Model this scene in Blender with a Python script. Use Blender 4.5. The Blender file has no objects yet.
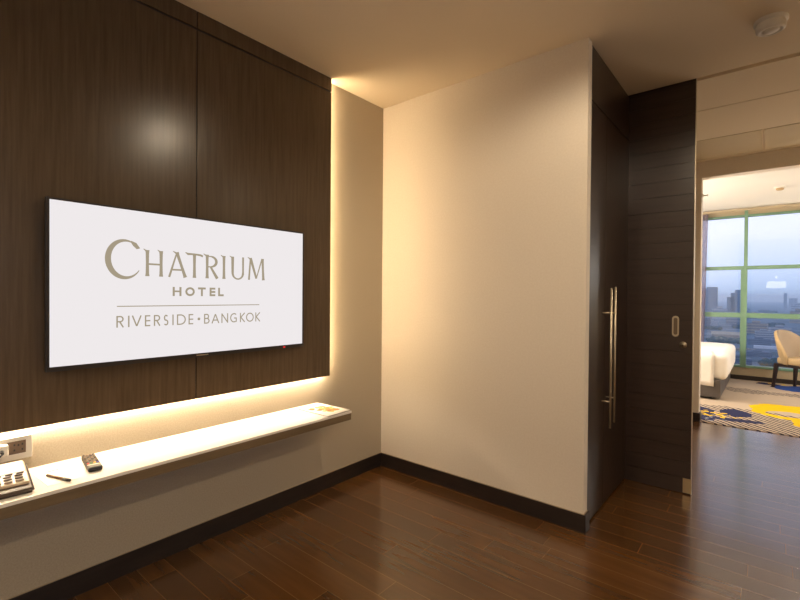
import bpy, bmesh, math, random
from mathutils import Vector, Matrix, noise
random.seed(7)
PI = math.pi
C = bpy.context.scene.collection
H = 2.7

# ------------------------------------------------------------------ helpers
def lin(r, g, b):
    f = lambda c: (c/255/12.92) if c/255 <= .04045 else ((c/255+.055)/1.055)**2.4
    return (f(r), f(g), f(b), 1)

class MB:
    def __init__(s): s.bm = bmesh.new()
    def box(s, x0, x1, y0, y1, z0, z1, mi=0, bev=0, seg=2):
        r = bmesh.ops.create_cube(s.bm, size=1)
        vs = r['verts']
        for v in vs:
            v.co = Vector((x0+(v.co.x+.5)*(x1-x0), y0+(v.co.y+.5)*(y1-y0), z0+(v.co.z+.5)*(z1-z0)))
        fs = set(f for v in vs for f in v.link_faces)
        for f in fs: f.material_index = mi
        if bev:
            es = list(set(e for v in vs for e in v.link_edges))
            rr = bmesh.ops.bevel(s.bm, geom=es, offset=bev, segments=seg, affect='EDGES', profile=.6)
            for f in rr['faces']: f.material_index = mi; f.smooth = seg > 2
        return s
    def quad(s, pts, mi=0):
        f = s.bm.faces.new([s.bm.verts.new(p) for p in pts]); f.material_index = mi; return s
    def lathe(s, prof, M=Matrix(), n=32, mi=0, smooth=True, sx=1, sy=1):
        rings = []
        for r, z in prof:
            if r < 1e-6: rings.append([s.bm.verts.new(M @ Vector((0, 0, z)))])
            else: rings.append([s.bm.verts.new(M @ Vector((sx*r*math.cos(2*PI*k/n), sy*r*math.sin(2*PI*k/n), z))) for k in range(n)])
        for a, b in zip(rings, rings[1:]):
            for k in range(n):
                k2 = (k+1) % n
                if len(a) == 1 and len(b) == 1: continue
                if len(a) == 1: vs = [a[0], b[k2], b[k]]
                elif len(b) == 1: vs = [a[k], a[k2], b[0]]
                else: vs = [a[k], a[k2], b[k2], b[k]]
                try:
                    f = s.bm.faces.new(vs); f.smooth = smooth; f.material_index = mi
                except ValueError: pass
        return s
    def cyl(s, p, q, r, r2=None, n=16, mi=0):
        p, q = Vector(p), Vector(q); d = q-p
        M = Matrix.Translation(p) @ d.to_track_quat('Z', 'Y').to_matrix().to_4x4()
        r2 = r if r2 is None else r2
        L = d.length
        return s.lathe([(0, 0), (r, 0), (r2, L), (0, L)], M, n, mi, smooth=False if n < 9 else True)
    def bar(s, p, q, w0, w1, mi=0):          # square tapered bar
        p, q = Vector(p), Vector(q)
        a = [s.bm.verts.new(p+Vector((i*w0/2, j*w0/2, 0))) for i, j in ((-1, -1), (1, -1), (1, 1), (-1, 1))]
        b = [s.bm.verts.new(q+Vector((i*w1/2, j*w1/2, 0))) for i, j in ((-1, -1), (1, -1), (1, 1), (-1, 1))]
        for f in ([a[3], a[2], a[1], a[0]], b): s.bm.faces.new(f)
        for k in range(4):
            s.bm.faces.new([a[k], a[(k+1) % 4], b[(k+1) % 4], b[k]])
        return s
    def build(s, name, mats, parent=None, smooth_angle=None):
        bmesh.ops.recalc_face_normals(s.bm, faces=s.bm.faces)
        me = bpy.data.meshes.new(name); s.bm.to_mesh(me); s.bm.free()
        if not isinstance(mats, (list, tuple)): mats = [mats]
        for m in mats: me.materials.append(m)
        o = bpy.data.objects.new(name, me); C.objects.link(o)
        if parent:
            o.parent = parent
            o.matrix_parent_inverse = Matrix.LocRotScale(parent.location, parent.rotation_euler, None).inverted() if False else Matrix()
        return o

def tag(o, label=None, cat=None, group=None, kind=None):
    if label: o['label'] = label
    if cat: o['category'] = cat
    if group: o['group'] = group
    if kind: o['kind'] = kind
    return o
def empty(name, loc=(0, 0, 0), rz=0, parent=None):
    o = bpy.data.objects.new(name, None); C.objects.link(o)
    o.location = loc; o.rotation_euler = (0, 0, rz); o.empty_display_size = .1
    if parent: o.parent = parent
    return o
def structure(o, label=None): return tag(o, label, None, None, 'structure')

# ------------------------------------------------------------------ materials
def mat(name, col, rough=.5, metal=0, spec=.5, coat=0, coat_r=.1):
    m = bpy.data.materials.new(name); m.use_nodes = True
    b = m.node_tree.nodes['Principled BSDF']
    b.inputs['Base Color'].default_value = col if len(col) == 4 else (*col, 1)
    b.inputs['Roughness'].default_value = rough
    b.inputs['Metallic'].default_value = metal
    b.inputs['Specular IOR Level'].default_value = spec
    b.inputs['Coat Weight'].default_value = coat
    b.inputs['Coat Roughness'].default_value = coat_r
    return m
def N(m, t, **kw):
    n = m.node_tree.nodes.new(t)
    for k, v in kw.items():
        if k in n.inputs: n.inputs[k].default_value = v
        else: setattr(n, k, v)
    return n
def L(m, a, b): m.node_tree.links.new(a, b)
def noisy(m, c1, c2, scale=(1, 1, 1), ns=5, detail=6, bump=0, lo=.35, hi=.65, dist=.002):
    b = m.node_tree.nodes['Principled BSDF']
    tc = N(m, 'ShaderNodeTexCoord'); mp = N(m, 'ShaderNodeMapping'); mp.inputs['Scale'].default_value = scale
    L(m, tc.outputs['Object'], mp.inputs['Vector'])
    nz = N(m, 'ShaderNodeTexNoise', Scale=ns, Detail=detail, Roughness=.6)
    L(m, mp.outputs[0], nz.inputs['Vector'])
    cr = N(m, 'ShaderNodeValToRGB')
    cr.color_ramp.elements[0].position = lo; cr.color_ramp.elements[1].position = hi
    cr.color_ramp.elements[0].color = c1; cr.color_ramp.elements[1].color = c2
    L(m, nz.outputs['Fac'], cr.inputs[0]); L(m, cr.outputs[0], b.inputs['Base Color'])
    if bump:
        bp = N(m, 'ShaderNodeBump', Strength=bump, Distance=dist)
        L(m, nz.outputs['Fac'], bp.inputs['Height']); L(m, bp.outputs[0], b.inputs['Normal'])
    return m
def emis(name, col, s):
    m = bpy.data.materials.new(name); m.use_nodes = True
    nt = m.node_tree; nt.nodes.clear()
    e = nt.nodes.new('ShaderNodeEmission'); o = nt.nodes.new('ShaderNodeOutputMaterial')
    e.inputs[0].default_value = col if len(col) == 4 else (*col, 1); e.inputs[1].default_value = s
    nt.links.new(e.outputs[0], o.inputs[0]); return m

M_panel = noisy(mat('panel_oak', (0, 0, 0), .25, spec=.38), lin(74, 60, 44), lin(88, 73, 55), (1, 1, .045), 70, 8, .08, .3, .7, .001)
M_groove = mat('groove_dark', lin(24, 18, 14), .7)
M_dark = noisy(mat('wenge', (0, 0, 0), .30, spec=.5), lin(52, 40, 33), lin(63, 49, 41), (1, 1, .05), 45, 8, .1, .3, .7, .001)
M_darkh = noisy(mat('wenge_crosswise', (0, 0, 0), .32, spec=.5), lin(54, 41, 36), lin(66, 51, 45), (.05, .05, 1), 45, 8, .1, .3, .7, .001)
M_base = noisy(mat('baseboard_wood', (0, 0, 0), .4), lin(34, 27, 24), lin(46, 37, 33), (.1, .1, 1), 40, 6)
M_wallpaper = noisy(mat('wallpaper_linen', (0, 0, 0), .75, spec=.25), lin(178, 166, 144), lin(194, 182, 158), (1, 1, 1), 160, 4, .45, .3, .7, .001)
M_back = noisy(mat('cream_plaster', (0, 0, 0), .7, spec=.25), lin(226, 214, 196), lin(232, 221, 204), (1, 1, 1), 90, 4, .12, .3, .7, .001)
M_ceil = mat('ceiling_paint', lin(232, 216, 190), .85, spec=.2)
M_white = mat('white_paint', lin(232, 226, 214), .6)
M_led = emis('led_warm', (1, .73, .43, 1), 75)
M_ledb = emis('led_warm_bright', (1, .80, .58, 1), 105)
M_shelf_top = mat('shelf_white_laminate', lin(238, 230, 216), .35)
M_shelf_wood = noisy(mat('shelf_wood', (0, 0, 0), .45), lin(104, 86, 60), lin(122, 102, 74), (1, .06, 1), 50, 7)
M_black = mat('black_plastic', lin(22, 20, 20), .35)
M_bezel = mat('tv_bezel', lin(52, 46, 42), .3, metal=.3)
M_steel = mat('brushed_steel', lin(225, 212, 186), .38, metal=.85)
M_satin = mat('satin_metal', lin(200, 188, 165), .4, metal=.9)
M_screen = emis('screen_light', lin(239, 234, 235), 1.0)
M_text = emis('screen_lettering', lin(166, 154, 132), 1.0)
M_green = mat('window_frame_green', lin(106, 138, 114), .45)
M_sill = mat('sill_tan', lin(168, 152, 124), .6)
M_sheet = noisy(mat('white_bed_linen', (0, 0, 0), .8, spec=.2), lin(232, 226, 218), lin(240, 235, 228), (1, 1, 1), 6, 4, .3, .3, .7, .02)
M_leather = mat('charcoal_leather', lin(82, 76, 74), .5)
M_legwood = mat('dark_leg_wood', lin(44, 28, 22), .4)
M_chair = noisy(mat('tan_upholstery', (0, 0, 0), .65), lin(176, 150, 110), lin(186, 160, 120), (1, 1, 1), 120, 3)
M_chair_in = noisy(mat('beige_upholstery', (0, 0, 0), .7), lin(156, 138, 118), lin(166, 148, 128), (1, 1, 1), 120, 3)
M_paper = mat('white_paper', lin(240, 236, 226), .7)

def floor_mat():
    m = mat('merbau_planks', (0, 0, 0), .2, spec=.65, coat=.25, coat_r=.12)
    b = m.node_tree.nodes['Principled BSDF']
    tc = N(m, 'ShaderNodeTexCoord')
    mp0 = N(m, 'ShaderNodeMapping'); mp0.inputs['Location'].default_value = (.35, .027, 0)
    L(m, tc.outputs['Object'], mp0.inputs['Vector'])
    # every row of planks starts at its own random offset
    sy_ = N(m, 'ShaderNodeSeparateXYZ'); L(m, mp0.outputs[0], sy_.inputs[0])
    dv = N(m, 'ShaderNodeMath', operation='DIVIDE'); dv.inputs[1].default_value = .12; L(m, sy_.outputs['Y'], dv.inputs[0])
    fl_ = N(m, 'ShaderNodeMath', operation='FLOOR'); L(m, dv.outputs[0], fl_.inputs[0])
    wn = N(m, 'ShaderNodeTexWhiteNoise', noise_dimensions='1D'); L(m, fl_.outputs[0], wn.inputs['W'])
    ax = N(m, 'ShaderNodeMath', operation='ADD'); L(m, sy_.outputs['X'], ax.inputs[0]); L(m, wn.outputs['Value'], ax.inputs[1])
    cb = N(m, 'ShaderNodeCombineXYZ'); L(m, ax.outputs[0], cb.inputs['X']); L(m, sy_.outputs['Y'], cb.inputs['Y'])
    def brick(mortar, c1, c2, cm):
        t = N(m, 'ShaderNodeTexBrick', offset=0, offset_frequency=2, squash=1, squash_frequency=2)
        t.inputs['Scale'].default_value = 1; t.inputs['Brick Width'].default_value = .9
        t.inputs['Row Height'].default_value = .12; t.inputs['Mortar Size'].default_value = mortar
        t.inputs['Mortar Smooth'].default_value = .1; t.inputs['Bias'].default_value = 0
        t.inputs['Color1'].default_value = c1; t.inputs['Color2'].default_value = c2; t.inputs['Mortar'].default_value = cm
        L(m, cb.outputs[0], t.inputs['Vector']); return t
    t = brick(.0012, lin(78, 50, 23), lin(97, 64, 31), lin(126, 94, 56))
    mp = N(m, 'ShaderNodeMapping'); mp.inputs['Scale'].default_value = (1.2, 14, 1)
    L(m, tc.outputs['Object'], mp.inputs['Vector'])
    nz = N(m, 'ShaderNodeTexNoise', Scale=1.6, Detail=4, Roughness=.5); L(m, mp.outputs[0], nz.inputs['Vector'])
    cr = N(m, 'ShaderNodeValToRGB'); cr.color_ramp.elements[0].position = .3; cr.color_ramp.elements[1].position = .7
    cr.color_ramp.elements[0].color = (.84, .82, .80, 1); cr.color_ramp.elements[1].color = (1.12, 1.12, 1.1, 1)
    L(m, nz.outputs['Fac'], cr.inputs[0])
    mx = N(m, 'ShaderNodeMix', data_type='RGBA', blend_type='MULTIPLY'); mx.inputs[0].default_value = 1
    L(m, t.outputs['Color'], mx.inputs[6]); L(m, cr.outputs[0], mx.inputs[7])
    L(m, mx.outputs[2], b.inputs['Base Color'])
    bp = N(m, 'ShaderNodeBump', Strength=.12, Distance=.001); bp.invert = True
    L(m, t.outputs['Fac'], bp.inputs['Height']); L(m, bp.outputs[0], b.inputs['Normal'])
    n2 = N(m, 'ShaderNodeTexNoise', Scale=5, Detail=3); L(m, tc.outputs['Object'], n2.inputs['Vector'])
    mr = N(m, 'ShaderNodeMapRange'); mr.inputs['To Min'].default_value = .17; mr.inputs['To Max'].default_value = .26
    L(m, n2.outputs['Fac'], mr.inputs['Value']); L(m, mr.outputs[0], b.inputs['Roughness'])
    return m
M_floor = floor_mat()

def carpet_mat():
    m = mat('patterned_carpet', (0, 0, 0), .95, spec=.1)
    b = m.node_tree.nodes['Principled BSDF']
    tc = N(m, 'ShaderNodeTexCoord')
    nz = N(m, 'ShaderNodeTexNoise', Scale=3.2, Detail=5, Roughness=.6); L(m, tc.outputs['Object'], nz.inputs['Vector'])
    sub = N(m, 'ShaderNodeVectorMath', operation='SUBTRACT'); sub.inputs[1].default_value = (.5, .5, .5)
    L(m, nz.outputs['Color'], sub.inputs[0])
    def warped(a):
        sc = N(m, 'ShaderNodeVectorMath', operation='SCALE'); sc.inputs['Scale'].default_value = a
        L(m, sub.outputs[0], sc.inputs[0])
        ad = N(m, 'ShaderNodeVectorMath', operation='ADD'); L(m, tc.outputs['Object'], ad.inputs[0]); L(m, sc.outputs[0], ad.inputs[1])
        return ad.outputs[0]
    w1 = warped(.35); w2 = warped(.12)
    def blob(cx, cy, rx, ry, src, rot=0):
        mp = N(m, 'ShaderNodeMapping'); mp.vector_type = 'TEXTURE'
        mp.inputs['Location'].default_value = (cx, cy, 0); mp.inputs['Scale'].default_value = (rx, ry, 1000)
        mp.inputs['Rotation'].default_value = (0, 0, rot)
        L(m, src, mp.inputs['Vector'])
        ln = N(m, 'ShaderNodeVectorMath', operation='LENGTH'); L(m, mp.outputs[0], ln.inputs[0])
        lt = N(m, 'ShaderNodeMath', operation='LESS_THAN'); lt.inputs[1].default_value = 1
        L(m, ln.outputs['Value'], lt.inputs[0]); return lt.outputs[0]
    def op(o, a, bb):
        n = N(m, 'ShaderNodeMath', operation=o)
        for i, x in enumerate((a, bb)):
            if isinstance(x, (int, float)): n.inputs[i].default_value = x
            else: L(m, x, n.inputs[i])
        return n.outputs[0]
    def mixc(f, a, c):
        n = N(m, 'ShaderNodeMix', data_type='RGBA'); L(m, f, n.inputs[0])
        if isinstance(a, tuple): n.inputs[6].default_value = a
        else: L(m, a, n.inputs[6])
        n.inputs[7].default_value = c; return n.outputs[2]
    # fine dark dashes running through the beige pile, fading in and out with a large noise
    wv = N(m, 'ShaderNodeTexWave', wave_type='BANDS', bands_direction='DIAGONAL', Scale=7.5, Distortion=3.5, Detail=2)
    wv.inputs['Detail Scale'].default_value = .6
    L(m, tc.outputs['Object'], wv.inputs['Vector'])
    gt = op('GREATER_THAN', wv.outputs['Fac'], .66)
    nb = N(m, 'ShaderNodeTexNoise', Scale=1.1, Detail=2); L(m, tc.outputs['Object'], nb.inputs['Vector'])
    sep = N(m, 'ShaderNodeSeparateXYZ'); L(m, tc.outputs['Object'], sep.inputs[0])
    near = op('LESS_THAN', op('ADD', sep.outputs['Y'], op('MULTIPLY', nb.outputs['Fac'], 1.6)), 4.9)
    far = op('LESS_THAN', op('ABSOLUTE', op('SUBTRACT', op('ADD', sep.outputs['Y'], op('MULTIPLY', nb.outputs['Fac'], .8)), 5.75), 0), .16)
    f1 = op('MULTIPLY', gt, op('MAXIMUM', near, far))
    c = mixc(f1, lin(176, 158, 138), lin(40, 37, 48))
    navy = blob(1.98, 3.72, .15, .20, w2)
    navy = op('MAXIMUM', navy, blob(1.66, 3.45, .17, .36, w1))
    navy = op('MAXIMUM', navy, blob(1.98, 3.36, .27, .07, w2, .15))
    navy = op('MAXIMUM', navy, blob(2.25, 6.15, .16, .1, w1))
    navy = op('MAXIMUM', navy, blob(3.3, 4.9, .4, .5, w1))
    navy = op('MAXIMUM', navy, blob(2.42, 4.33, .06, .05, w2))
    c = mixc(navy, c, lin(44, 46, 76))
    c = mixc(blob(2.75, 5.95, .48, .26, w1), c, lin(50, 74, 134))
    n3 = N(m, 'ShaderNodeTexNoise', Scale=13, Detail=2); L(m, tc.outputs['Object'], n3.inputs['Vector'])
    fl = op('MULTIPLY', op('GREATER_THAN', n3.outputs['Fac'], .56), op('MAXIMUM', blob(1.80, 3.52, .24, .16, w2), blob(2.4, 6.25, .3, .06, w2)))
    n4 = N(m, 'ShaderNodeTexNoise', Scale=17, Detail=2); 
    mp4 = N(m, 'ShaderNodeMapping'); mp4.inputs['Location'].default_value = (9, 4, 2); L(m, tc.outputs['Object'], mp4.inputs[0]); L(m, mp4.outputs[0], n4.inputs['Vector'])
    gr = op('MULTIPLY', op('GREATER_THAN', n4.outputs['Fac'], .6), blob(1.75, 3.3, .22, .2, w2))
    c = mixc(gr, c, lin(150, 152, 160))
    c = mixc(fl, c, lin(226, 186, 22))
    yel = blob(2.50, 4.18, .40, .44, w1)
    yel = op('MULTIPLY', yel, op('SUBTRACT', 1, blob(2.44, 4.02, .2, .14, w2)))
    yel = op('MAXIMUM', yel, blob(2.58, 3.66, .13, .22, w1))
    yel = op('MAXIMUM', yel, blob(3.1, 5.1, .3, .1, w1))
    c = mixc(yel, c, lin(212, 172, 16))
    L(m, c, b.inputs['Base Color'])
    n5 = N(m, 'ShaderNodeTexNoise', Scale=400, Detail=2); L(m, tc.outputs['Object'], n5.inputs['Vector'])
    bp = N(m, 'ShaderNodeBump', Strength=.5, Distance=.003); L(m, n5.outputs['Fac'], bp.inputs['Height']); L(m, bp.outputs[0], b.inputs['Normal'])
    return m
M_carpet = carpet_mat()

def glass_mat():
    m = bpy.data.materials.new('window_glass'); m.use_nodes = True
    nt = m.node_tree; nt.nodes.clear()
    tr = nt.nodes.new('ShaderNodeBsdfTransparent'); tr.inputs[0].default_value = (.93, .96, 1, 1)
    gl = nt.nodes.new('ShaderNodeBsdfGlossy'); gl.inputs['Roughness'].default_value = .0
    fr = nt.nodes.new('ShaderNodeFresnel'); fr.inputs[0].default_value = 1.5
    mu = nt.nodes.new('ShaderNodeMath'); mu.operation = 'MULTIPLY'; mu.inputs[1].default_value = 1.6
    mx = nt.nodes.new('ShaderNodeMixShader'); o = nt.nodes.new('ShaderNodeOutputMaterial')
    nt.links.new(fr.outputs[0], mu.inputs[0]); nt.links.new(mu.outputs[0], mx.inputs[0])
    nt.links.new(tr.outputs[0], mx.inputs[1]); nt.links.new(gl.outputs[0], mx.inputs[2]); nt.links.new(mx.outputs[0], o.inputs[0])
    return m
M_glass = glass_mat()
def sheer_mat():
    m = bpy.data.materials.new('sheer_fabric'); m.use_nodes = True
    nt = m.node_tree; nt.nodes.clear()
    tr = nt.nodes.new('ShaderNodeBsdfTransparent'); tr.inputs[0].default_value = (.8, .78, .85, 1)
    d = nt.nodes.new('ShaderNodeBsdfDiffuse'); d.inputs[0].default_value = lin(134, 122, 134)
    t2 = nt.nodes.new('ShaderNodeBsdfTranslucent'); t2.inputs[0].default_value = lin(134, 122, 140)
    a = nt.nodes.new('ShaderNodeMixShader'); a.inputs[0].default_value = .4
    mx = nt.nodes.new('ShaderNodeMixShader'); mx.inputs[0].default_value = .68
    o = nt.nodes.new('ShaderNodeOutputMaterial')
    nt.links.new(d.outputs[0], a.inputs[1]); nt.links.new(t2.outputs[0], a.inputs[2])
    nt.links.new(tr.outputs[0], mx.inputs[1]); nt.links.new(a.outputs[0], mx.inputs[2]); nt.links.new(mx.outputs[0], o.inputs[0])
    return m
M_sheer = sheer_mat()

# ------------------------------------------------------------------ room shell
X1 = 1.4936
XR = 4.9; YF = -5.0; YW = 6.4
structure(MB().box(-.1, XR+.1, YF-.1, 3.05, -.1, 0).build('floor', M_floor))
structure(MB().box(-.15, 0, YF, .15, 0, H).build('wall_left', M_wallpaper))
structure(MB().box(0, X1, 0, .062, 0, H).build('wall_back', M_back))
structure(MB().box(.0, XR+.1, YF-.1, YF, 0, H).build('wall_front', M_back))
# right wall with a wide window opening behind the camera
mb = MB()
mb.box(XR, XR+.12, YF, -4.4, 0, H).box(XR, XR+.12, -1.6, .93, 0, H).box(XR, XR+.12, -4.4, -1.6, 0, .3).box(XR, XR+.12, -4.4, -1.6, 2.4, H)
structure(mb.build('wall_right', M_back))
# ceilings: living room, slot for the sliding door, hallway with its small step, bedroom
mb = MB()
mb.box(-.1, XR+.1, YF-.1, .905, H, H+.12)
mb.box(-.1, XR+.1, .905, .955, H+.05, H+.12)
mb.box(-.1, XR+.1, .955, 1.52, H, H+.12)
mb.box(-.1, XR+.1, 1.52, 3.1, H-.003, H+.12)
structure(mb.build('ceiling', M_ceil))
structure(MB().box(-.8, 5.1, 3.1, YW+.3, H, H+.12).build('ceiling', mat('bedroom_ceiling_paint', lin(232, 227, 218), .85, spec=.2)))
# walls of the hallway, behind the closet and beside the opening
structure(MB().box(X1-.6, X1-.5, .97, 3.05, 0, H).build('wall_hallway_left', M_back))
structure(MB().box(3.6, XR+.1, .93, 1.03, 0, H).box(3.6, 3.7, 1.03, 3.05, 0, H).build('wall_hallway_right', M_back))
structure(MB().box(-.8, 1.703, 3.05, 3.17, 0, H).box(3.6, 5.1, 3.05, 3.17, 0, H).box(1.703, 3.6, 3.05, 3.17, 2.535, H).build('wall_bedroom_entrance', M_back))
structure(MB().box(-.8, -.7, 3.17, YW, 0, H).build('wall_bedroom_left', M_back))
structure(MB().box(5.0, 5.1, 3.17, YW, 0, H).build('wall_bedroom_right', M_back))
structure(MB().box(-.8, 5.1, YW-.02, YW+.12, .0, .205).box(-.8, 5.1, YW-.02, YW+.12, 2.60, H).box(-.8, .0, YW-.02, YW+.12, .2, 2.63).box(4.8, 5.1, YW-.02, YW+.12, .2, 2.63).build('wall_window_side', M_sill))

def bead(mb, x0, x1, y0, y1, z0=.086):  # thin pale sealant bead
    mb.box(x0, x1, y0, y1, z0, z0+.0035, mi=1)
M_bead = mat('sealant', lin(176, 158, 130), .6)
BH = .097; BT = .008
mb = MB().box(0, BT, YF, 0, 0, BH); bead(mb, 0, .004, YF, 0, BH)
structure(mb.build('baseboard_left', [M_base, M_bead]))
mb = MB().box(BT, X1+.014, -BT, 0, 0, BH).box(X1, X1+.014, 0, .066, 0, BH); bead(mb, .004, X1+.004, -.004, 0, BH); bead(mb, X1, X1+.004, 0, .062, BH)
structure(mb.build('baseboard_back', [M_base, M_bead]))
structure(MB().box(.9, 1.715, 3.037, 3.05, 0, .09).box(1.703, 1.715, 3.05, 3.17, 0, .09).build('baseboard_bedroom_entrance', M_base))
structure(MB().box(-.7, 5.0, YW-.035, YW-.02, 0.006, .075).build('baseboard_window_side', M_base))

# carpet of the bedroom
o = MB().box(-.7, 5.0, 3.05, YW-.02, -.004, .006).build('carpet', M_carpet)
tag(o, 'beige bedroom carpet with dark dashes and navy and yellow splashes', 'carpet')

# ceiling access panels of the hallway
for i, (x0, x1) in enumerate(((1.64, 2.198), (2.208, 2.9))):
    r = empty('ceiling_access_panel', ((x0+x1)/2, 2.6, H-.003))
    mb = MB().box(x0-(x0+x1)/2, x1-(x0+x1)/2, -.33, .35, -.004, 0)
    mb.build('panel_board', mat('access_panel_paint', lin(206, 190, 160), .7) if i == 0 else bpy.data.materials['access_panel_paint'], r)
    mb = MB()
    hx = (x1-x0)/2
    for a in (-hx, hx-.006): mb.box(a, a+.006, -.33, .35, -.008, -.004)
    mb.build('frame', M_ceil, r)
    tag(r, ['flush hallway ceiling panel, the one nearer the dark sliding door', 'flush hallway ceiling panel, the one to the right of the seam'][i], 'ceiling panel', 'flush panels in the hallway ceiling')

# ------------------------------------------------------------------ bedroom window
win = structure(empty('window_1', (0, YW, 0)))
fr = MB()
fr.box(0, 4.8, -.04, .06, .2, .235).box(0, 4.8, -.04, .06, 2.575, 2.605)
fr.box(0, .06, -.04, .06, .2, 2.63).box(4.74, 4.8, -.04, .06, .2, 2.63)
fr.build('window_frame', M_green, win)
MX = [.55, 1.945, 3.34]
for x in MX:
    MB().box(x-.012, x+.032, -.045, .06, .2, 2.695).box(x-.048, x-.012, -.03, .05, .235, 1.75).build('mullion', M_green, win)
edges = [.06]+[v for x in MX for v in (x-.012, x+.032)]+[4.74]
for k in range(0, len(edges), 2):
    a, b = edges[k], edges[k+1]
    for z0, z1 in ((1.745, 1.80), (.985, 1.06)):
        MB().box(a, b, -.035, .05, z0, z1).build('transom', M_green, win)
    for z0, z1 in ((.235, .985), (1.06, 1.745), (1.80, 2.575)):
        MB().quad([(a, .02, z0), (b, .02, z0), (b, .02, z1), (a, .02, z1)]).build('pane', M_glass, win)
structure(win)

# living-room window on the right-hand wall, behind the camera
w2 = structure(empty('window_2', (XR+.06, 0, 0)))
fr = MB()
for y in (-4.4, -3.03, -1.65): fr.box(-.03, .03, y, y+.05, .3, 2.4)
fr.box(-.03, .03, -4.4, -1.6, .3, .35).box(-.03, .03, -4.4, -1.6, 2.35, 2.4)
fr.build('window_frame', M_green, w2)
for a, b in ((-4.35, -3.03), (-2.98, -1.65)):
    MB().quad([(0, a, .35), (0, b, .35), (0, b, 2.35), (0, a, 2.35)]).build('pane', M_glass, w2)

# curtain beside the window
cu = empty('curtain', (1.15, 6.24, 0))
mb = MB(); n = 90; prev = None
for i in range(n+1):
    t = i/n; x = -.5+t*.80; y = .035*math.sin(t*2*PI*9)+.01*math.sin(t*31)
    col = []
    for k in range(9):
        z = .02+k/8*2.62
        xx = x-.03*(1-abs(z-1.3)/1.3)*(t)**2*0 + .02*t*(z-1.3)/1.3
        col.append(mb.bm.verts.new((xx, y*(.8+.25*(1-z/2.64)), z)))
    if prev:
        for k in range(8):
            f = mb.bm.faces.new((prev[k], col[k], col[k+1], prev[k+1])); f.smooth = True
    prev = col
mb.build('fabric', M_sheer, cu)
MB().box(-.55, 3.2, -.015, .015, 2.655, 2.685).build('curtain_track', M_sill, cu)
tag(cu, 'sheer grey-mauve curtain drawn aside at the left of the bedroom window', 'curtain')

# ------------------------------------------------------------------ TV wall panel
PX = .055; PYR = -.566; PZB = .763; GY = -1.4515; GZ = 2.61; PYL = -4.4
pw = empty('wood_panelling', (0, 0, 0))
g = .005
MB().box(.037, .05, PYL, PYR-.004, PZB+.004, H-.001).build('backing_board', M_groove, pw)
for a, b in ((PYL, GY-g/2), (GY+g/2, PYR)):
    MB().box(.039, PX, a, b, PZB, GZ-g, bev=.0008, seg=1).build('panel_board', M_panel, pw)
for a, b in ((PYL, GY-g/2), (GY+g/2, PYR)):
    MB().box(.039, PX, a, b, GZ+g, H-.001).build('top_board', M_panel, pw)
mb = MB()
for z in (1.0, 1.8, 2.5): mb.box(0, .037, PYL+.1, PYR-.12, z, z+.04)
mb.build('wall_batten', M_groove, pw)
tag(pw, 'dark brown oak wall panelling with glowing edges behind the television', 'wall panelling')
# LED strips
o = MB().box(.006, .022, PYL, PYR-.012, PZB+.010, PZB+.016, ).build('led_strip', M_ledb)
tag(o, 'warm light strip hidden under the lower edge of the dark panelling', 'light strip')
o = MB().box(.012, .030, PYR-.012, PYR-.006, PZB+.03, H-.004).build('led_strip', M_led)
tag(o, 'warm light strip hidden behind the right edge of the dark panelling', 'light strip')

# ------------------------------------------------------------------ television
ty0, ty1, tz0, tz1 = -2.056, -.832, .999, 1.656
tv = empty('television', (PX, (ty0+ty1)/2, tz0-.02))
def LB(parent, mb_boxes, name, m, **k):
    ox, oy, oz = parent.location; mb = MB()
    for b in mb_boxes: mb.box(b[0]-ox, b[1]-ox, b[2]-oy, b[3]-oy, b[4]-oz, b[5]-oz, **k)
    return mb.build(name, m, parent)
fb = .009
LB(tv, [(.075, .104, ty0-fb, ty1+fb, tz0-.018, tz1+fb)], 'casing', M_black, bev=.003)
LB(tv, [(.090, .107, ty0-fb-.001, ty0, tz0-.018, tz1+fb), (.090, .107, ty1, ty1+fb+.001, tz0-.018, tz1+fb),
        (.090, .107, ty0, ty1, tz1, tz1+fb), (.090, .107, ty0, ty1, tz0-.019, tz0)], 'bezel', M_bezel)
LB(tv, [(PX, .075, -1.75, -1.15, 1.1, 1.5)], 'wall_bracket', M_black)
LB(tv, [(.1065, .1085, -.968, -.956, tz0-.014, tz0-.008)], 'standby_light', emis('standby_red', (1, .02, .03, 1), 1.2))
LB(tv, [(.1065, .1075, -1.475, -1.415, tz0-.012, tz0-.007)], 'maker_badge', M_satin)
SX = .105
scr = LB(tv, [(.103, SX, ty0, ty1, tz0, tz1)], 'screen', M_screen)
# --- lettering, drawn stroke by stroke on the screen (s runs along +y, z up)
class Pen:
    def __init__(s): s.mb = MB(); s.lv = 0
    def stroke(s, pts, ws):
        s.lv = (s.lv+1) % 6
        x = SX+.0006+s.lv*.00004
        n = len(pts)
        if not isinstance(ws, (list, tuple)): ws = [ws]*n
        if len(ws) != n: ws = [ws[0]+(ws[-1]-ws[0])*i/(n-1) for i in range(n)]
        l, r = [], []
        for i, p in enumerate(pts):
            a = Vector(pts[max(0, i-1)]); b = Vector(pts[min(n-1, i+1)]); d = (b-a).normalized()
            nn = Vector((-d.y, d.x)); p = Vector(p)
            if 0 < i < n-1:
                d1 = (p-Vector(pts[i-1])).normalized(); c = max(.5, abs(d1.dot(d)))
            else: c = 1
            l.append(p+nn*ws[i]/2/c); r.append(p-nn*ws[i]/2/c)
        o = tv.location
        V = lambda q: s.mb.bm.verts.new((x-o.x, q.x-o.y, q.y-o.z))
        lv = [V(q) for q in l]; rv = [V(q) for q in r]
        for i in range(n-1): s.mb.bm.faces.new((rv[i], rv[i+1], lv[i+1], lv[i]))
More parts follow.
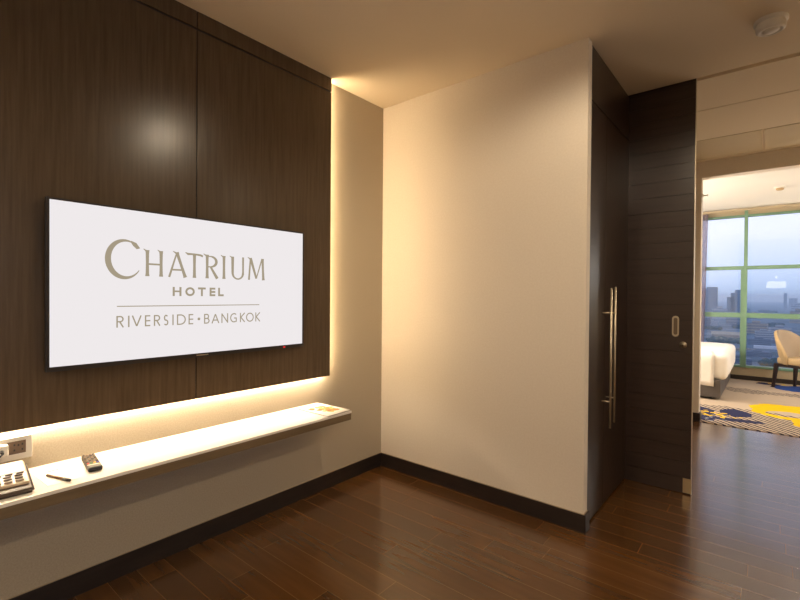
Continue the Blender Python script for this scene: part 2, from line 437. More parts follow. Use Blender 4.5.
def arc(cx, cy, rx, ry, a0, a1, n=20):
    return [(cx+rx*math.cos(math.radians(a0+(a1-a0)*i/n)), cy+ry*math.sin(math.radians(a0+(a1-a0)*i/n))) for i in range(n+1)]
def letters(pen, ch, x0, x1, z0, z1, w):
    W = x1-x0; Hh = z1-z0
    P = lambda a, b: (x0+a*W, z0+b*Hh)
    S = lambda pts, ww=w: pen.stroke([P(*q) for q in pts], ww)
    A = lambda cx, cy, rx, ry, a0, a1, ww=w, n=20: pen.stroke([P(*q) for q in arc(cx, cy, rx, ry, a0, a1, n)], ww)
    e = w/2/W; v = w/2/Hh
    if ch == 'H': S([(e, 0), (e, 1)]); S([(1-e, 0), (1-e, 1)]); S([(e, .52), (1-e, .52)], w*.8)
    elif ch == 'O': A(.5, .5, .5-e, .5-v, 0, 360, w, 36)
    elif ch == 'T': S([(.5, 0), (.5, 1)]); S([(0, 1-v), (1, 1-v)])
    elif ch == 'E': S([(e, 0), (e, 1)]); [S([(e, y), (1, y)]) for y in (v, .5, 1-v)]
    elif ch == 'L': S([(e, 0), (e, 1)]); S([(e, v), (1, v)])
    elif ch == 'I': S([(.5, 0), (.5, 1)])
    elif ch == 'V': S([(e, 1), (.5, v)]); S([(.5, v), (1-e, 1)])
    elif ch == 'R':
        S([(e, 0), (e, 1)]); S([(e, 1-v), (.5, 1-v)]); A(.5, .75-v/2, .45-e, .25-v/2, 90, -90); S([(e, .5), (.5, .5)]); S([(.42, .5), (1-e, 0)])
    elif ch == 'S':
        A(.5, .74-v/2, .42-e, .26-v/2, 35, 270); A(.5, .25+v/2, .46-e, .25-v/2, 90, -145)
    elif ch == 'D':
        S([(e, 0), (e, 1)]); S([(e, 1-v), (.4, 1-v)]); S([(e, v), (.4, v)]); A(.4, .5, .6-e, .5-v, 90, -90)
    elif ch == 'B':
        S([(e, 0), (e, 1)])
        for y in (v, .53, 1-v): S([(e, y), (.5, y)])
        A(.5, .765-v/2, .38-e, .235-v/2, 90, -90); A(.5, .265+v/2, .48-e, .265-v/2, 90, -90)
    elif ch == 'A': S([(e, 0), (.5, 1-v)]); S([(1-e, 0), (.5, 1-v)]); S([(.2, .33), (.8, .33)])
    elif ch == 'N': S([(e, 0), (e, 1)]); S([(1-e, 0), (1-e, 1)]); S([(e, 1-v), (1-e, v)])
    elif ch == 'G': A(.55, .5, .52-e, .5-v, 50, 300); S([(.92-e, .45), (.92-e, .06)]); S([(.55, .47), (.92, .47)])
    elif ch == 'K': S([(e, 0), (e, 1)]); S([(e, .48), (.9, 1)]); S([(e*2, .52), (1-e, 0)])
    elif ch == 'C': A(.55, .5, .52-e, .5-v, 45, 315)
    elif ch == '.': A(.5, .5, .25, .25*W/Hh, 0, 360, W*.5)
pen = Pen()
# big C with swelling stroke and flicked upper end
cx, cz = -1.789, 1.440
pts = arc(cx, cz, .067, .081, 38, 325, 44)
ws = [.0035+.0195*max(0, math.sin(PI*min(1, max(0, (i/44-.05)/.95))))**1.25 for i in range(45)]
pen.stroke(pts, ws)
pen.stroke([(-1.768, 1.520), (-1.752, 1.507), (-1.740, 1.493), (-1.731, 1.492)], [.005, .019, .015, .002])
# HATRIUM, flared sans capitals
T0, Bz = 1.487, 1.369
W0 = .0145
def flare(a, b, w=W0):   # stem with flared ends
    a = Vector(a); b = Vector(b)
    pen.stroke([tuple(a.lerp(b, t)) for t in (0, .12, .5, .88, 1)], [w*1.25, w*1.0, w*.88, w*1.0, w*1.25])
# H
flare((-1.700, Bz), (-1.700, T0)); flare((-1.641, Bz), (-1.641, T0)); pen.stroke([(-1.70, 1.424), (-1.641, 1.424)], .008)
pen.stroke([(-1.716, T0+.004), (-1.700, T0-.008)], [.003, .010]); pen.stroke([(-1.656, T0+.004), (-1.641, T0-.008)], [.003, .010])
# A
pen.stroke([(-1.605, Bz), (-1.572, 1.478)], [.010, .007]); flare((-1.530, Bz), (-1.570, T0)); pen.stroke([(-1.596, 1.404), (-1.545, 1.404)], .008)
pen.stroke([(-1.588, T0+.004), (-1.570, T0-.006)], [.003, .010])
# T
flare((-1.486, Bz), (-1.486, T0-.002)); pen.stroke([(-1.530, T0+.003), (-1.518, T0-.004), (-1.486, T0-.003), (-1.455, T0-.006), (-1.444, T0-.011)], [.003, .010, .008, .010, .010])
# R
flare((-1.422, Bz), (-1.422, T0)); pen.stroke([(-1.441, T0+.003), (-1.422, T0-.008)], [.003, .010])
pen.stroke([(-1.422, 1.479)]+arc(-1.405, 1.453, .031, .026, 90, -90, 14)+[(-1.422, 1.427)], [.006]+[.006+.008*math.sin(PI*i/14) for i in range(15)]+[.006])
pen.stroke([(-1.405, 1.428), (-1.369, Bz)], [.010, .016])
# I
flare((-1.333, Bz), (-1.333, T0)); pen.stroke([(-1.350, T0+.003), (-1.333, T0-.008)], [.003, .010])
# U
pen.stroke([(-1.285, T0), (-1.285, 1.41)]+arc(-1.255, 1.403, .030, .032, 190, 350, 16)+[(-1.225, 1.41), (-1.225, T0)], [.016, .0135]+[.0125-.005*math.sin(PI*i/16) for i in range(17)]+[.010, .011])
pen.stroke([(-1.301, T0+.003), (-1.285, T0-.008)], [.003, .010])
# M
pen.stroke([(-1.190, Bz), (-1.181, T0)], [.011, .009]); pen.stroke([(-1.181, T0), (-1.145, 1.377)], [.016, .012])
pen.stroke([(-1.145, 1.377), (-1.110, T0)], [.006, .008]); flare((-1.101, Bz), (-1.107, T0)); pen.stroke([(-1.198, T0+.003), (-1.181, T0-.006)], [.003, .010])
pen.mb.build('hotel_name_lettering', M_text, scr)
pen = Pen()
for ch, (a, b) in zip('HOTEL', [(-1.589, -1.548), (-1.530, -1.484), (-1.468, -1.429), (-1.409, -1.379), (-1.364, -1.334)]):
    letters(pen, ch, a, b, 1.280, 1.323, .0098)
pen.mb.build('hotel_word_lettering', M_text, scr)
pen = Pen()
pen.stroke([(-1.822, 1.2345), (-1.126, 1.2345)], .0042)
pen.mb.build('divider_line', M_text, scr)
pen = Pen()
for ch, (a, b) in zip('RIVERSIDE', [(-1.824, -1.794), (-1.779, -1.772), (-1.764, -1.723), (-1.71, -1.687), (-1.672, -1.643), (-1.63, -1.607), (-1.59, -1.584), (-1.569, -1.527), (-1.514, -1.491)]):
    letters(pen, ch, a, b, 1.143, 1.193, .0058)
pen.mb.build('place_lettering', M_text, scr)
pen = Pen()
for ch, (a, b) in zip('BANGKOK', [(-1.437, -1.408), (-1.399, -1.357), (-1.346, -1.309), (-1.299, -1.257), (-1.242, -1.211), (-1.206, -1.160), (-1.150, -1.119)]):
    letters(pen, ch, a, b, 1.143, 1.192, .0058)
pen.mb.build('place_lettering', M_text, scr)
pen = Pen()
letters(pen, '.', -1.470, -1.456, 1.161, 1.175, .01)
pen.mb.build('separator_dot', M_text, scr)
tag(tv, 'large flat television on dark panelling showing a white hotel welcome screen', 'television')

# ------------------------------------------------------------------ shelf and what lies on it
SZ = .589; SD = .322; SYE = -.626; SYL = -4.4
sh = empty('wall_shelf', (0, (SYE+SYL)/2, SZ))
LB(sh, [(0, SD, SYL, SYE, SZ-.012, SZ)], 'shelf_top', M_shelf_top)
LB(sh, [(.001, SD-.002, SYL, SYE-.002, SZ-.052, SZ-.012)], 'shelf_body', M_shelf_wood)
tag(sh, 'long floating wall shelf with a white top and brown edge', 'shelf')

# brochure at the right end
br = empty('brochure', (.19, -.728, SZ), .03)
MB().box(-.135, .133, -.092, .092, 0, .002).box(-.133, .128, -.090, .090, .0045, .007).build('pages', M_paper, br)
MB().box(-.130, .130, -.090, .090, .0021, .0044).build('gap_shade_sheet', mat('gap_shade_brown', lin(132, 108, 78), .7), br)  # brown layer paints in the shade line of the gap between pages
def splash(name, pts, col, z):
    mb = MB(); mb.quad([(x, y, z) for x, y in pts]); mb.quad([(x, y, z+.0003) for x, y in reversed(pts)]); return mb.build(name, mat(name+'_ink', col, .6), br)
random.seed(3)
mb = MB()
for k in range(26):
    a = random.uniform(-.07, .06); b = random.uniform(-.06, .06); r = random.uniform(.014, .028)
    q = [(a+r*random.uniform(.6, 1.1)*math.cos(t), b+r*random.uniform(.6, 1.1)*math.sin(t), .0072+k*.00004) for t in [i*PI/3.5 for i in range(7)]]
    f = mb.bm.faces.new([mb.bm.verts.new(p) for p in q]); f.material_index = k % 3
mb.build('printed_picture', [mat('print_orange', lin(206, 130, 46), .6), mat('print_ochre', lin(150, 96, 44), .6), mat('print_yellow', lin(222, 172, 84), .6)], br)
tag(br, 'white brochure with an orange printed picture on the right end of the shelf', 'brochure')

# note paper + pen
rz = -.15
np_ = empty('notepad', (.175, -2.055, SZ), .05)
MB().box(-.095, .09, -.045, .05, 0, .0012).build('sheets', M_paper, np_)
MB().box(-.075, -.068, -.005, .04, .0012, .0016).build('printed_line', bpy.data.materials['print_yellow'], np_)
tag(np_, 'small white notepad lying under the pen on the shelf', 'notepad')
pe = empty('pen', (.22, -2.052, SZ+.0012), 0)
a, b = Vector((-.062, -.022, .0055)), Vector((.058, .020, .0055))
MB().cyl(a, a.lerp(b, .72), .0048, n=14).build('barrel', mat('pen_bronze', lin(120, 92, 62), .3, metal=.6), pe)
MB().cyl(a.lerp(b, .72), b, .0056, .005, n=14).build('cap', M_black, pe)
MB().cyl(a.lerp(b, .74)+Vector((0, 0, .006)), a.lerp(b, .97)+Vector((0, 0, .006)), .0012, n=8).build('clip', M_satin, pe)
tag(pe, 'slim bronze pen with a dark end lying on the notepad', 'pen')

# remote control
rc = empty('remote_control', (.143, -1.925, SZ), math.radians(-8))
mb = MB().box(-.092, .060, -.024, .024, .0, .018, bev=.005, seg=3)
mb.build('case', mat('remote_grey', lin(48, 40, 34), .35), rc)
mb = MB().box(.056, .096, -.0245, .0245, .001, .020, bev=.0085, seg=4)
mb.build('lower_cover', M_black, rc)
MB().box(.050, .057, -.0225, .0225, .017, .0187).build('chrome_strip', M_satin, rc)
keyc = mat('remote_key', lin(104, 88, 70), .5); kd = mat('remote_key_dark', lin(30, 26, 26), .5)
for r_ in range(8):
    for c_ in range(4):
        m_ = keyc if (r_+c_) % 3 else kd
        if r_ == 7: m_ = [mat('key_red', lin(200, 50, 50), .5), mat('key_green', lin(70, 120, 70), .5), mat('key_yellow', lin(225, 175, 60), .5), mat('key_blue', lin(70, 80, 170), .5)][c_]
        x = -.082+r_*.0165; y = -.0165+c_*.011
        MB().box(x-.0055, x+.0055, y-.0038, y+.0038, .0175, .0205, bev=.001, seg=1).build('button', m_, rc)
tag(rc, 'dark television remote control with coloured keys lying on the shelf', 'remote control')

# telephone at the left end
ph = empty('telephone', (.17, -2.24, SZ), math.radians(-4))
M_ph = mat('phone_beige', lin(196, 176, 148), .3)
M_phd = mat('phone_dark', lin(70, 56, 46), .3)
def wedge(mb, x0, x1, y0, y1, zb0, zb1, zt0, zt1, bev=.006):
    vs = [mb.bm.verts.new(p) for p in ((x0, y0, zb0), (x1, y0, zb1), (x1, y1, zb1), (x0, y1, zb0), (x0, y0, zt0), (x1, y0, zt1), (x1, y1, zt1), (x0, y1, zt0))]
    fs = [mb.bm.faces.new([vs[i] for i in f]) for f in ((3, 2, 1, 0), (4, 5, 6, 7), (0, 1, 5, 4), (1, 2, 6, 5), (2, 3, 7, 6), (3, 0, 4, 7))]
    if bev:
        es = list(set(e for f in fs for e in f.edges))
        r = bmesh.ops.bevel(mb.bm, geom=es, offset=bev, segments=3, affect='EDGES')
        for f in r['faces']: f.smooth = True
mb = MB(); wedge(mb, -.10, .108, -.11, .112, 0, 0, .058, .016, .007); mb.build('base_shell', M_phd, ph)
mb = MB(); wedge(mb, -.098, .070, -.105, .104, .045, .015, .064, .031, .004); mb.build('face_plate', M_ph, ph)
top = lambda x: .064+(x+.098)*(.030-.064)/.173
mb = MB(); wedge(mb, -.09, -.01, -.03, .098, top(-.09)-.004, top(-.01)-.004, top(-.09)+.002, top(-.01)+.002, .001); mb.build('index_card', M_paper, ph)
mb = MB()
for k in range(4):
    y = -.02+k*.031; mb.box(-.006, .002, y, y+.020, top(0)-.002, top(0)+.003)
mb.build('speed_dial_key_row', M_phd, ph)
for r_ in range(3):
    for c_ in range(4):
        x = .012+r_*.019; y = -.016+c_*.031
        M = Matrix.Translation((x, y, top(x)-.001))
        MB().lathe([(.0125, 0), (.012, .003), (.010, .0042), (0, .0042)], M, 20, sx=.58, sy=1).build('key', M_phd if r_ != 2 else mat('key_grey', lin(120, 100, 84), .4), ph)
# handset in its cradle on the left part
mb = MB()
wedge(mb, -.10, .10, -.098, -.052, .062, .026, .090, .055, .012)
mb.build('handset', M_ph, ph)
MB().box(-.09, -.05, -.098, -.05, .05, .07).build('cradle', M_phd, ph)
MB().box(.04, .07, -.098, -.05, .02, .045).build('cradle', M_phd, ph)
tag(ph, 'beige and dark desk telephone at the left end of the shelf', 'telephone')

# socket block on the wall, above the telephone
so = empty('socket_box', (0, -2.20, .652))
M_sock = mat('socket_ivory', lin(244, 238, 224), .4)
LB(so, [(.0, .030, -2.36, -2.094, .643, .732)], 'housing', M_sock, bev=.003)
LB(so, [(.030, .033, -2.34, -2.114, .667, .716)], 'face_plate', mat('socket_brown', lin(98, 80, 66), .45), bev=.001, seg=1)
for yc in (-2.137, -2.30):
    mb = []
    for dy, dz in ((-.012, -.008), (.012, -.008), (0, .010), (-.012, .012), (.012, .012)):
        mb.append((.0325, .0338, yc+dy-.0025, yc+dy+.0025, .69+dz-.004, .69+dz+.004))
    LB(so, mb, 'pin_holes', M_black)
tag(so, 'ivory surface-mounted socket block with a brown face above the telephone', 'socket')
pl = empty('power_plug', (.033, -2.190, .692))
MB().box(0, .028, -.02, .02, -.022, .022, bev=.005).build('plug_body', M_sock, pl)
MB().cyl((.028, 0, 0), (.045, 0, -.004), .007, .004).cyl((.045, 0, -.004), (.052, -.03, -.03), .0032).cyl((.052, -.03, -.03), (.05, -.10, -.062), .0032).build('cord', M_black, pl)
tag(pl, 'ivory plug with a dark cord pushed into the wall socket block', 'plug')

# ------------------------------------------------------------------ wardrobe with long pull handles
WX = 1.488
wd = empty('wardrobe', (1.2, .48, 0))
LB(wd, [(.95, 1.468, .063, .925, 0.0, 2.685)], 'carcass', M_dark)
LB(wd, [(1.468, WX, .078, .928, 2.396, 2.695)], 'transom_panel', M_dark, bev=.001, seg=1)
LB(wd, [(1.468, WX-.003, .0635, .075, .006, 2.695)], 'side_stile', M_dark)
for y0, y1, yh, z0, z1, zp in ((.078, .3835, .340, .505, 1.345, (1.195, .662)), (.3865, .928, .428, .522, 1.353, (1.195, .672))):
    d = LB(wd, [(1.468, WX, y0, y1, .012, 2.388)], 'door', M_dark, bev=.001, seg=1)
    oy = wd.location
    mb = MB(); v = lambda x, y, z: (x-oy.x, y-oy.y, z-oy.z)
    mb.cyl(v(1.537, yh, z0), v(1.537, yh, z1), .0062, n=20)
    for z in zp: mb.cyl(v(WX-.001, yh, z), v(1.537, yh, z), .005, n=14)
    mb.build('handle', M_steel, d)
tag(wd, 'dark brown built-in wardrobe with two long steel bar handles', 'wardrobe')

# ------------------------------------------------------------------ sliding door
YD = .93; DX = 1.885
sd = empty('sliding_door', (1.4, YD, 0))
b = []; z = .004; hgt = .1035
LB(sd, [(.99, DX-.004, YD+.004, YD+.020, .003, H+.03)], 'core_board', M_groove)
while z < H+.02:
    b.append((.99, DX-.004, YD-.0, YD+.006, z, min(z+hgt-.0022, H+.03))); z += hgt
LB(sd, b, 'door_leaf', M_darkh)
LB(sd, [(DX-.004, DX, YD-.001, YD+.022, .003, H+.03)], 'edge_strip', M_satin)
# flush pull: stadium plate with recessed dark centre
def stadium(mb, cx, cz, w, h, y0, y1, n=12):
    o = sd.location; pts = []
    for s_, a0 in ((1, 0), (-1, 180)):
        for i in range(n+1):
            a = math.radians(a0+180*i/n); pts.append((cx+w/2*math.cos(a), cz+s_*(h/2-w/2)+w/2*math.sin(a)))
    f = [mb.bm.verts.new((p[0]-o.x, y0-o.y, p[1])) for p in pts]; r = [mb.bm.verts.new((p[0]-o.x, y1-o.y, p[1])) for p in pts]
    mb.bm.faces.new(f); mb.bm.faces.new(list(reversed(r)))
    for i in range(len(f)): mb.bm.faces.new((f[i], f[(i+1) % len(f)], r[(i+1) % len(f)], r[i]))
mb = MB(); stadium(mb, 1.785, 1.101, .040, .138, YD-.003, YD); fp = mb.build('flush_pull', M_satin, sd)
mb = MB(); stadium(mb, 1.785, 1.101, .022, .112, YD-.0036, YD-.003); mb.build('finger_recess', mat('recess_metal', lin(120, 104, 88), .45, metal=.6), fp)
MR = Matrix.Translation((1.829-1.4, 0, .979)) @ Matrix.Rotation(PI/2, 4, 'X')
lk = MB().lathe([(0, .010), (.012, .010), (.013, .004), (.021, .003), (.022, 0)], MR, 28).build('lock', M_satin, sd)
MB().lathe([(0, .013), (.006, .013), (.006, .009)], MR, 16).build('keyway', mat('keyway_metal', lin(90, 78, 66), .4, metal=.8), lk)  # centre of the lock in a darker metal
LB(sd, [(1.838, DX+.001, YD-.004, YD, .010, .104)], 'guide_plate', mat('guide_plate_metal', lin(206, 186, 150), .35, metal=.7))
tag(sd, 'dark brown sliding door with horizontal grooves and flush metal pull', 'door')

# ------------------------------------------------------------------ ceiling detectors
det = empty('smoke_detector', (2.254, .421, H))
MB().lathe([(0.070, 0), (.070, -.014), (.060, -.018)], n=40).build('mounting_ring', M_white, det)
MB().lathe([(.058, -.014), (.062, -.026), (.060, -.050), (.050, -.057), (.044, -.057), (.042, -.053), (.032, -.053), (.030, -.058), (0, -.059)], n=40).build('sensor_head', M_white, det)
tag(det, 'round white smoke detector on the living-room ceiling', 'smoke detector')
det = empty('ceiling_detector', (2.34, 4.90, H))
MB().lathe([(.062, 0), (.060, -.012), (.045, -.016)], n=32).build('mounting_ring', M_white, det)
MB().lathe([(.040, -.014), (.040, -.034), (.030, -.040), (0, -.040)], n=32).build('sensor_head', M_chair, det)
tag(det, 'small round detector on the bright bedroom ceiling', 'smoke detector')
sp = empty('sprinkler', (1.703, 3.11, 2.36))
MB().cyl((0, 0, 0), (.008, 0, 0), .022).build('escutcheon', M_white, sp)
MB().cyl((.008, 0, 0), (.045, 0, 0), .006).cyl((.045, 0, 0), (.048, 0, 0), .014).build('nozzle', M_satin, sp)
tag(sp, 'tiny sidewall sprinkler high on the bedroom entrance wall edge', 'sprinkler')

# ------------------------------------------------------------------ bed
bed = empty('bed', (.6, 5.25, 0))
LB(bed, [(-.6, 1.795, 4.34, 6.15, .035, .262)], 'bed_base', M_leather, bev=.012, seg=3)
LB(bed, [(-.55, 1.70, 4.42, 6.05, .006, .04)], 'plinth', M_black)
LB(bed, [(1.792, 1.7965, 5.235, 5.241, .04, .258)], 'seam', M_black)
LB(bed, [(1.1, 1.106, 4.3385, 4.343, .04, .258)], 'seam', M_black)
def soft(parent, x0, x1, y0, y1, z0, z1, r, name, m, amp=.006, sub=3):
    o = parent.location; mb = MB(); mb.box(x0-o.x, x1-o.x, y0-o.y, y1-o.y, z0-o.z, z1-o.z, bev=r, seg=6)
    for f in mb.bm.faces: f.smooth = True
    bmesh.ops.subdivide_edges(mb.bm, edges=[e for e in mb.bm.edges if e.calc_length() > .3], cuts=10, use_grid_fill=True)
    for v in mb.bm.verts: v.co += v.normal*amp*noise.noise(v.co*3.5)
    return mb.build(name, m, parent)
soft(bed, -.55, 1.865, 4.36, 6.15, .255, .588, .10, 'duvet', M_sheet, .01)
# hanging fold of the top sheet on the near side
mb = MB(); prev = None; o_ = bed.location
for i in range(31):
    t = i/30; x = .2+t*(1.735-.2)
    col = []
    for k in range(10):
        s_ = k/9
        if s_ < .35: y = 4.36+.10*(1-s_/.35)**1.5*1.6-.0; z = .612-.03*(s_/.35)
        else: y = 4.352-.025*(s_-.35)-.012*math.sin(t*26)*(s_-.3); z = .58-(s_-.35)/.65*(.372+.03*t)
        if s_ < .35: z = .600-.035*(s_/.35)**2
        xx = x-.03*t*(1-s_)+ .012*math.sin(s_*4)*t
        col.append(mb.bm.verts.new((xx-o_.x, y-.012-o_.y, z)))
    if prev:
        for k in range(9):
            f = mb.bm.faces.new((prev[k], col[k], col[k+1], prev[k+1])); f.smooth = True
    prev = col
sheet = mb.build('hanging_sheet', M_sheet, bed)
md = sheet.modifiers.new('thick', 'SOLIDIFY'); md.thickness = .006
tag(bed, 'large bed with white linen on a charcoal upholstered base', 'bed')

# ------------------------------------------------------------------ chair
ch = empty('armchair', (2.59, 5.92, .006), math.atan2(-.66, .75))
def shell(r_in, r_out, name, m, zlo, capped=True):
    mb = MB(); n = 48; nz = 12; grid = []
    for i in range(n+1):
        phi = math.radians(-88+176*i/n)
        f = abs(phi)/math.radians(88)
        zt = .475+.355*(1-f**2.1)**.85 if f < 1 else .475
        col = []
        for k in range(nz+1):
            s_ = k/nz; z = zlo+(zt-zlo)*s_
            fl = .66+.38*((z-zlo)/(.83-zlo))**.8
            R = r_in*fl
            col.append(Vector((-R*math.cos(phi)*1.02, R*math.sin(phi), z)))
        oc = []
        for k in range(nz+1):
            s_ = k/nz; z = zlo+(zt-zlo)*s_-(0.0 if k < nz else .006)
            fl = .66+.38*((z-zlo)/(.83-zlo))**.8
            R = r_in*fl+(r_out-r_in)
            oc.append(Vector((-R*math.cos(phi)*1.02, R*math.sin(phi), z)))
        grid.append((col, oc))
    return grid, mb, n, nz
grid, mb, n, nz = shell(.245, .280, 'x', None, .35)
ins = MB()
Vi = [[ins.bm.verts.new(p) for p in c] for c, _ in grid]
for i in range(n):
    for k in range(nz):
        f = ins.bm.faces.new((Vi[i][k], Vi[i+1][k], Vi[i+1][k+1], Vi[i][k+1])); f.smooth = True
ins.build('backrest_lining', M_chair_in, ch)
Vi = [[mb.bm.verts.new(p) for p in c] for c, _ in grid]; Vo = [[mb.bm.verts.new(p) for p in c] for _, c in grid]
for i in range(n):
    for k in range(nz):
        f = mb.bm.faces.new((Vo[i][k], Vo[i+1][k], Vo[i+1][k+1], Vo[i][k+1])); f.smooth = True
    f = mb.bm.faces.new((Vi[i][nz], Vi[i+1][nz], Vo[i+1][nz], Vo[i][nz])); f.smooth = True
    mb.bm.faces.new((Vi[i][0], Vi[i+1][0], Vo[i+1][0], Vo[i][0]))
for i in (0, n):
    for k in range(nz): mb.bm.faces.new((Vi[i][k], Vi[i][k+1], Vo[i][k+1], Vo[i][k]))
mb.build('backrest', M_chair, ch)
mb = MB().box(-.17, .235, -.19, .19, .352, .445, bev=.035, seg=5)
for f in mb.bm.faces: f.smooth = True
mb.build('seat', M_chair, ch)
mb = MB().box(-.19, .21, -.18, .18, .318, .355); mb.build('seat_frame', M_legwood, ch)
for sx_, sy_ in ((-1, -1), (-1, 1), (1, -1), (1, 1)):
    MB().bar((sx_*.185 + (.01 if sx_ > 0 else 0), sy_*.165, .35), (sx_*.215, sy_*.185, 0), .044, .028).build('leg', M_legwood, ch)
tag(ch, 'tan barrel-back armchair with dark wooden legs beside the bedroom window', 'chair')

# ------------------------------------------------------------------ lamp behind the camera (mirrored in the window)
fl = empty('pendant_lamp', (2.38, -2.95, 1.62))
MB().lathe([(.235, 0), (.235, .20)], n=48).build('lamp_shade', emis('lamp_shade_glow', (1, .88, .72, 1), 6.0), fl)
MB().lathe([(0, .2), (.234, .2)], n=48).build('shade_diffuser', M_white, fl)
MB().cyl((0, 0, .2), (0, 0, H-1.62), .004).lathe([(0, H-1.66), (.05, H-1.65), (.05, H-1.62)], n=20).build('suspension', M_white, fl)
MB().lathe([(0, .30), (.03, .31), (.04, .34), (.03, .37), (0, .38)], n=20).build('glowing_finial', bpy.data.materials['lamp_shade_glow'], fl)  # knob above the drum, glow added so that it shows in the reflection
tag(fl, 'white drum lamp whose reflection hangs in the bedroom window glass', 'lamp')

# ------------------------------------------------------------------ the city far below
GZc = -90
M_ground = noisy(mat('city_ground', (0, 0, 0), .9), lin(44, 66, 70), lin(92, 108, 124), (1, 1, 1), .012, 8, 0, .4, .6)
structure(MB().box(-9000, 9000, 60, 16000, GZc-5, GZc).build('city_ground', M_ground))
def facade(name, c1, c2, sx=3.5, sz=3.3):
    m = mat(name, c1, .6)
    b = m.node_tree.nodes['Principled BSDF']; tc = N(m, 'ShaderNodeTexCoord')
    sp_ = N(m, 'ShaderNodeSeparateXYZ'); L(m, tc.outputs['Object'], sp_.inputs[0])
    w = N(m, 'ShaderNodeMath', operation='MODULO'); w.inputs[1].default_value = sz; L(m, sp_.outputs['Z'], w.inputs[0])
    g_ = N(m, 'ShaderNodeMath', operation='GREATER_THAN'); g_.inputs[1].default_value = sz*.5; L(m, w.outputs[0], g_.inputs[0])
    mx = N(m, 'ShaderNodeMix', data_type='RGBA'); L(m, g_.outputs[0], mx.inputs[0]); mx.inputs[6].default_value = c1; mx.inputs[7].default_value = c2
    L(m, mx.outputs[2], b.inputs['Base Color']); return m
F = [facade('facade_grey', lin(110, 120, 134), lin(70, 84, 104)), facade('facade_white', lin(170, 172, 176), lin(104, 112, 128)),
     facade('facade_tan', lin(160, 144, 124), lin(110, 104, 100)), facade('facade_slate', lin(70, 86, 108), lin(50, 62, 84))]
def tower(x, y, w, d, top, steps, m, label, nm='tower'):
    r = empty(nm, (x, y, GZc))
    mb = MB().box(-w/2, w/2, -d/2, d/2, 0, top-GZc); mb.build('tower_block', m, r)
    for (a, b, t) in steps: MB().box(a, b, -d*.4, d*.4, 0, t-GZc).build('tower_wing', m, r)
    tag(r, label, 'building', 'towers on the skyline'); return r
tower(-207, 2500, 40, 30, 52, [(-52, -20, 46)], F[0], 'tall blue-grey tower block on the skyline nearest the curtain')
tower(-114, 2600, 28, 30, 40, [(-44, -12, 7), (-30, -13, 26)], F[0], 'stepped tower block on the skyline beside the window mullion')
tower(97, 5200, 22, 30, 50, [], F[0], 'thin distant tower on the hazy horizon behind the large pane')
tower(160, 5600, 60, 30, 5, [(30, 60, -40)], F[1], 'low wide distant block on the hazy horizon above the chair')
# low-rise blocks
proto = []
def lowrise(m, w, d, h):
    return MB().box(-w/2, w/2, -d/2, d/2, 0, h).box(-w/5, w/6, -d/5, d/5, h, h+3).build('low_rise_building', m)
random.seed(11)
protos = {}
spots_ = []
rows = [740*(1.072**i) for i in range(26)]
for y0 in rows:
    step = 44*(1+y0/2500); x = -.17*y0+random.uniform(0, step)
    while x < .13*y0 and len(spots_) < 290:
        yy = y0+random.uniform(-.012, .012)*y0
        if random.random() < .72 and not (abs(x+76) < 60 and abs(yy-1259) < 50) and not (abs(yy-1050) < 30): spots_.append((x+random.uniform(-6, 6), yy))
        x += step*random.uniform(.95, 1.5)
trees_ = spots_[3::5]; spots_ = [p for i, p in enumerate(spots_) if i % 5 != 3]
for x, y in spots_:
    mi = random.choice((0, 0, 1, 2, 3, 3, 1)); sc = (.62+.5*random.random())*(1+y/3500)
    if mi not in protos:
        o = lowrise(F[mi], 30, 20, 12); protos[mi] = o
    else:
        o = protos[mi].copy(); C.objects.link(o)
    o.location = (x, y, GZc); o.scale = (sc, sc, sc*random.choice((.4, .6, .9, 1.5, 2.2))); o.rotation_euler = (0, 0, random.uniform(-.3, .3))
    tag(o, 'small low-rise building in the hazy city far below the bedroom window', 'building', 'low-rise buildings of the city below')
# one long tan hall and a road
hall = empty('long_hall', (-76, 1259, GZc), .05)
MB().box(-27, 27, -9, 9, 0, 9).build('wall', F[2], hall)
mb = MB(); mb.quad([(-28, -10, 9), (28, -10, 9), (28, 0, 15), (-28, 0, 15)]).quad([(-28, 0, 15), (28, 0, 15), (28, 10, 9), (-28, 10, 9)])
mb.build('roof', mat('hall_roof', lin(176, 158, 130), .7), hall)
tag(hall, 'long tan-roofed hall seen below the window above the bed', 'building')
rd = MB().box(-10, 400, -5, 5, 0, 5).build('elevated_road', mat('road_concrete', lin(206, 208, 214), .6))
rd.location = (-12, 1050, GZc); rd.rotation_euler = (0, 0, .03)
tag(rd, 'pale elevated road crossing the city below the window', 'road')
# tree masses
def treeblob():
    mb = MB()
    for k in range(26):
        c = Vector((random.uniform(-26, 26), random.uniform(-12, 12), random.uniform(3, 9)))
        bmesh.ops.create_icosphere(mb.bm, subdivisions=2, radius=random.uniform(5, 9), matrix=Matrix.Translation(c))
    for v in mb.bm.verts: v.co += v.co.normalized()*noise.noise(v.co*.3)*2
    return mb
M_tree = noisy(mat('tree_canopy', (0, 0, 0), .9), lin(22, 48, 48), lin(44, 74, 64), (1, 1, 1), .3, 5)
t0 = treeblob().build('tree_clump', M_tree)
random.seed(5)
for k, (x, y) in enumerate([(-71, 1120)]+trees_):
    o = t0 if k == 0 else t0.copy()
    if k: C.objects.link(o)
    s_ = random.uniform(.45, .7)*(1+y/3500)
    o.location = (x, y, GZc)
    if k == 0: s_ = 1.0
    o.scale = (s_, s_, s_*.8); o.rotation_euler = (0, 0, random.uniform(-.3, .3))
    tag(o, 'dark green tree clump among the low-rise city below the window', 'trees', 'tree clumps of the city below')
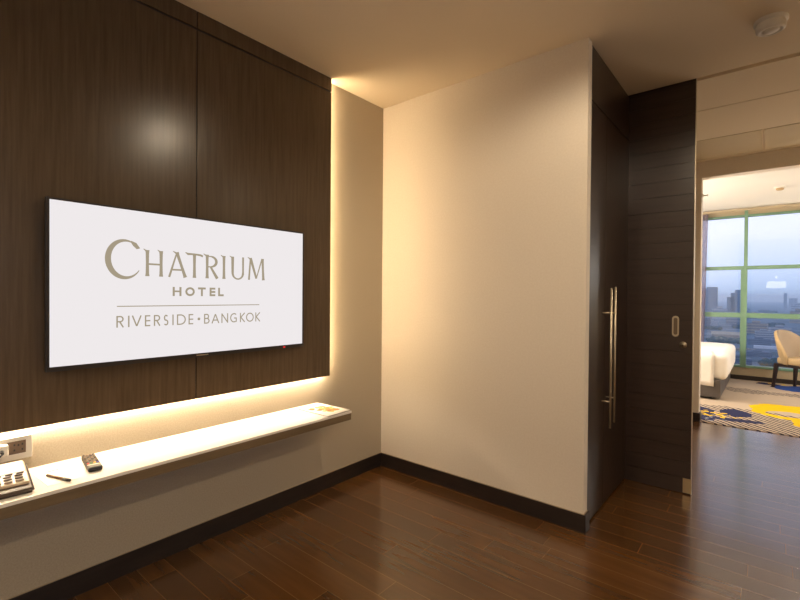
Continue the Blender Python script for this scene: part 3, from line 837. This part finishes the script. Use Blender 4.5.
# evening haze over the city
m = bpy.data.materials.new('city_haze'); m.use_nodes = True; m.node_tree.nodes.clear()
vs_ = m.node_tree.nodes.new('ShaderNodeVolumeScatter'); vs_.inputs['Color'].default_value = (.70, .86, 1, 1); vs_.inputs['Density'].default_value = .00017
ou = m.node_tree.nodes.new('ShaderNodeOutputMaterial'); L(m, vs_.outputs[0], ou.inputs['Volume'])
hz = MB().box(-8000, 8000, 100, 15000, GZc-1, 62).build('haze', m)
tag(hz, 'blue evening haze hanging over the distant city', 'haze', None, 'stuff')

# ------------------------------------------------------------------ lights
def spot(loc, e, col=(1, .74, .46), size=2.94, r=.045, blend=.4):
    l = bpy.data.lights.new('downlight', 'SPOT'); l.energy = e; l.color = col; l.spot_size = size; l.spot_blend = blend; l.shadow_soft_size = r
    o = bpy.data.objects.new('downlight', l); C.objects.link(o); o.location = loc; return o
def point(loc, e, col=(1, .78, .52), r=.12):
    l = bpy.data.lights.new('lamp', 'POINT'); l.energy = e; l.color = col; l.shadow_soft_size = r
    o = bpy.data.objects.new('lamp', l); C.objects.link(o); o.location = loc; return o
WC = (1, .81, .58)
spot((1.89, -.86, 2.68), 48, WC)
spot((3.41, .70, 2.68), 30, WC)
spot((3.4, -2.4, 2.68), 70, WC)
spot((1.2, -3.8, 2.68), 66, WC)
spot((2.6, 1.6, 2.66), 22, WC, 2.3)
point((.2, 4.0, 1.7), 135, (1, .94, .86))
point((4.4, 5.2, 1.7), 85, (1, .94, .86))
spot((2.9, 4.3, 2.68), 40, (1, .94, .86))

# world: dusk sky, pale above and bluer at the horizon
w = bpy.data.worlds.new('dusk_sky'); bpy.context.scene.world = w; w.use_nodes = True
nt = w.node_tree; bg = nt.nodes['Background']
tc = nt.nodes.new('ShaderNodeTexCoord'); sx = nt.nodes.new('ShaderNodeSeparateXYZ'); cr = nt.nodes.new('ShaderNodeValToRGB')
nt.links.new(tc.outputs['Generated'], sx.inputs[0]); nt.links.new(sx.outputs['Z'], cr.inputs[0]); nt.links.new(cr.outputs[0], bg.inputs[0])
e = cr.color_ramp.elements
e[0].position = 0; e[0].color = lin(160, 188, 226)
e[1].position = .045; e[1].color = lin(196, 212, 240)
q = e.new(.12); q.color = lin(226, 230, 250)
q = e.new(.3); q.color = lin(212, 221, 246)
q = e.new(1); q.color = lin(112, 150, 214)
bg.inputs[1].default_value = 1.35

# ------------------------------------------------------------------ camera
cam = bpy.data.cameras.new('camera'); co = bpy.data.objects.new('camera', cam); C.objects.link(co)
cam.sensor_width = 36; cam.lens = 448.0/800*36; cam.clip_start = .05; cam.clip_end = 30000
yaw, pit, rol = .6921, .0096, .0076
Fv = Vector((-math.sin(yaw)*math.cos(pit), math.cos(yaw)*math.cos(pit), -math.sin(pit)))
R = Vector((math.cos(yaw), math.sin(yaw), 0)); U = R.cross(Fv)
R2 = R*math.cos(rol)+U*math.sin(rol); U2 = -R*math.sin(rol)+U*math.cos(rol)
Mx = Matrix((R2, U2, -Fv)).transposed().to_4x4(); Mx.translation = (2.2728, -2.5284, 1.2897)
co.matrix_world = Mx
sc = bpy.context.scene; sc.camera = co
sc.view_settings.view_transform = 'Standard'; sc.view_settings.look = 'None'; sc.view_settings.exposure = 0; sc.view_settings.gamma = 1
sc.view_settings.use_curve_mapping = False
sc.cycles.use_denoising = True
sc.cycles.volume_bounces = 2; sc.cycles.max_bounces = 8; sc.cycles.diffuse_bounces = 5; sc.cycles.sample_clamp_indirect = 6
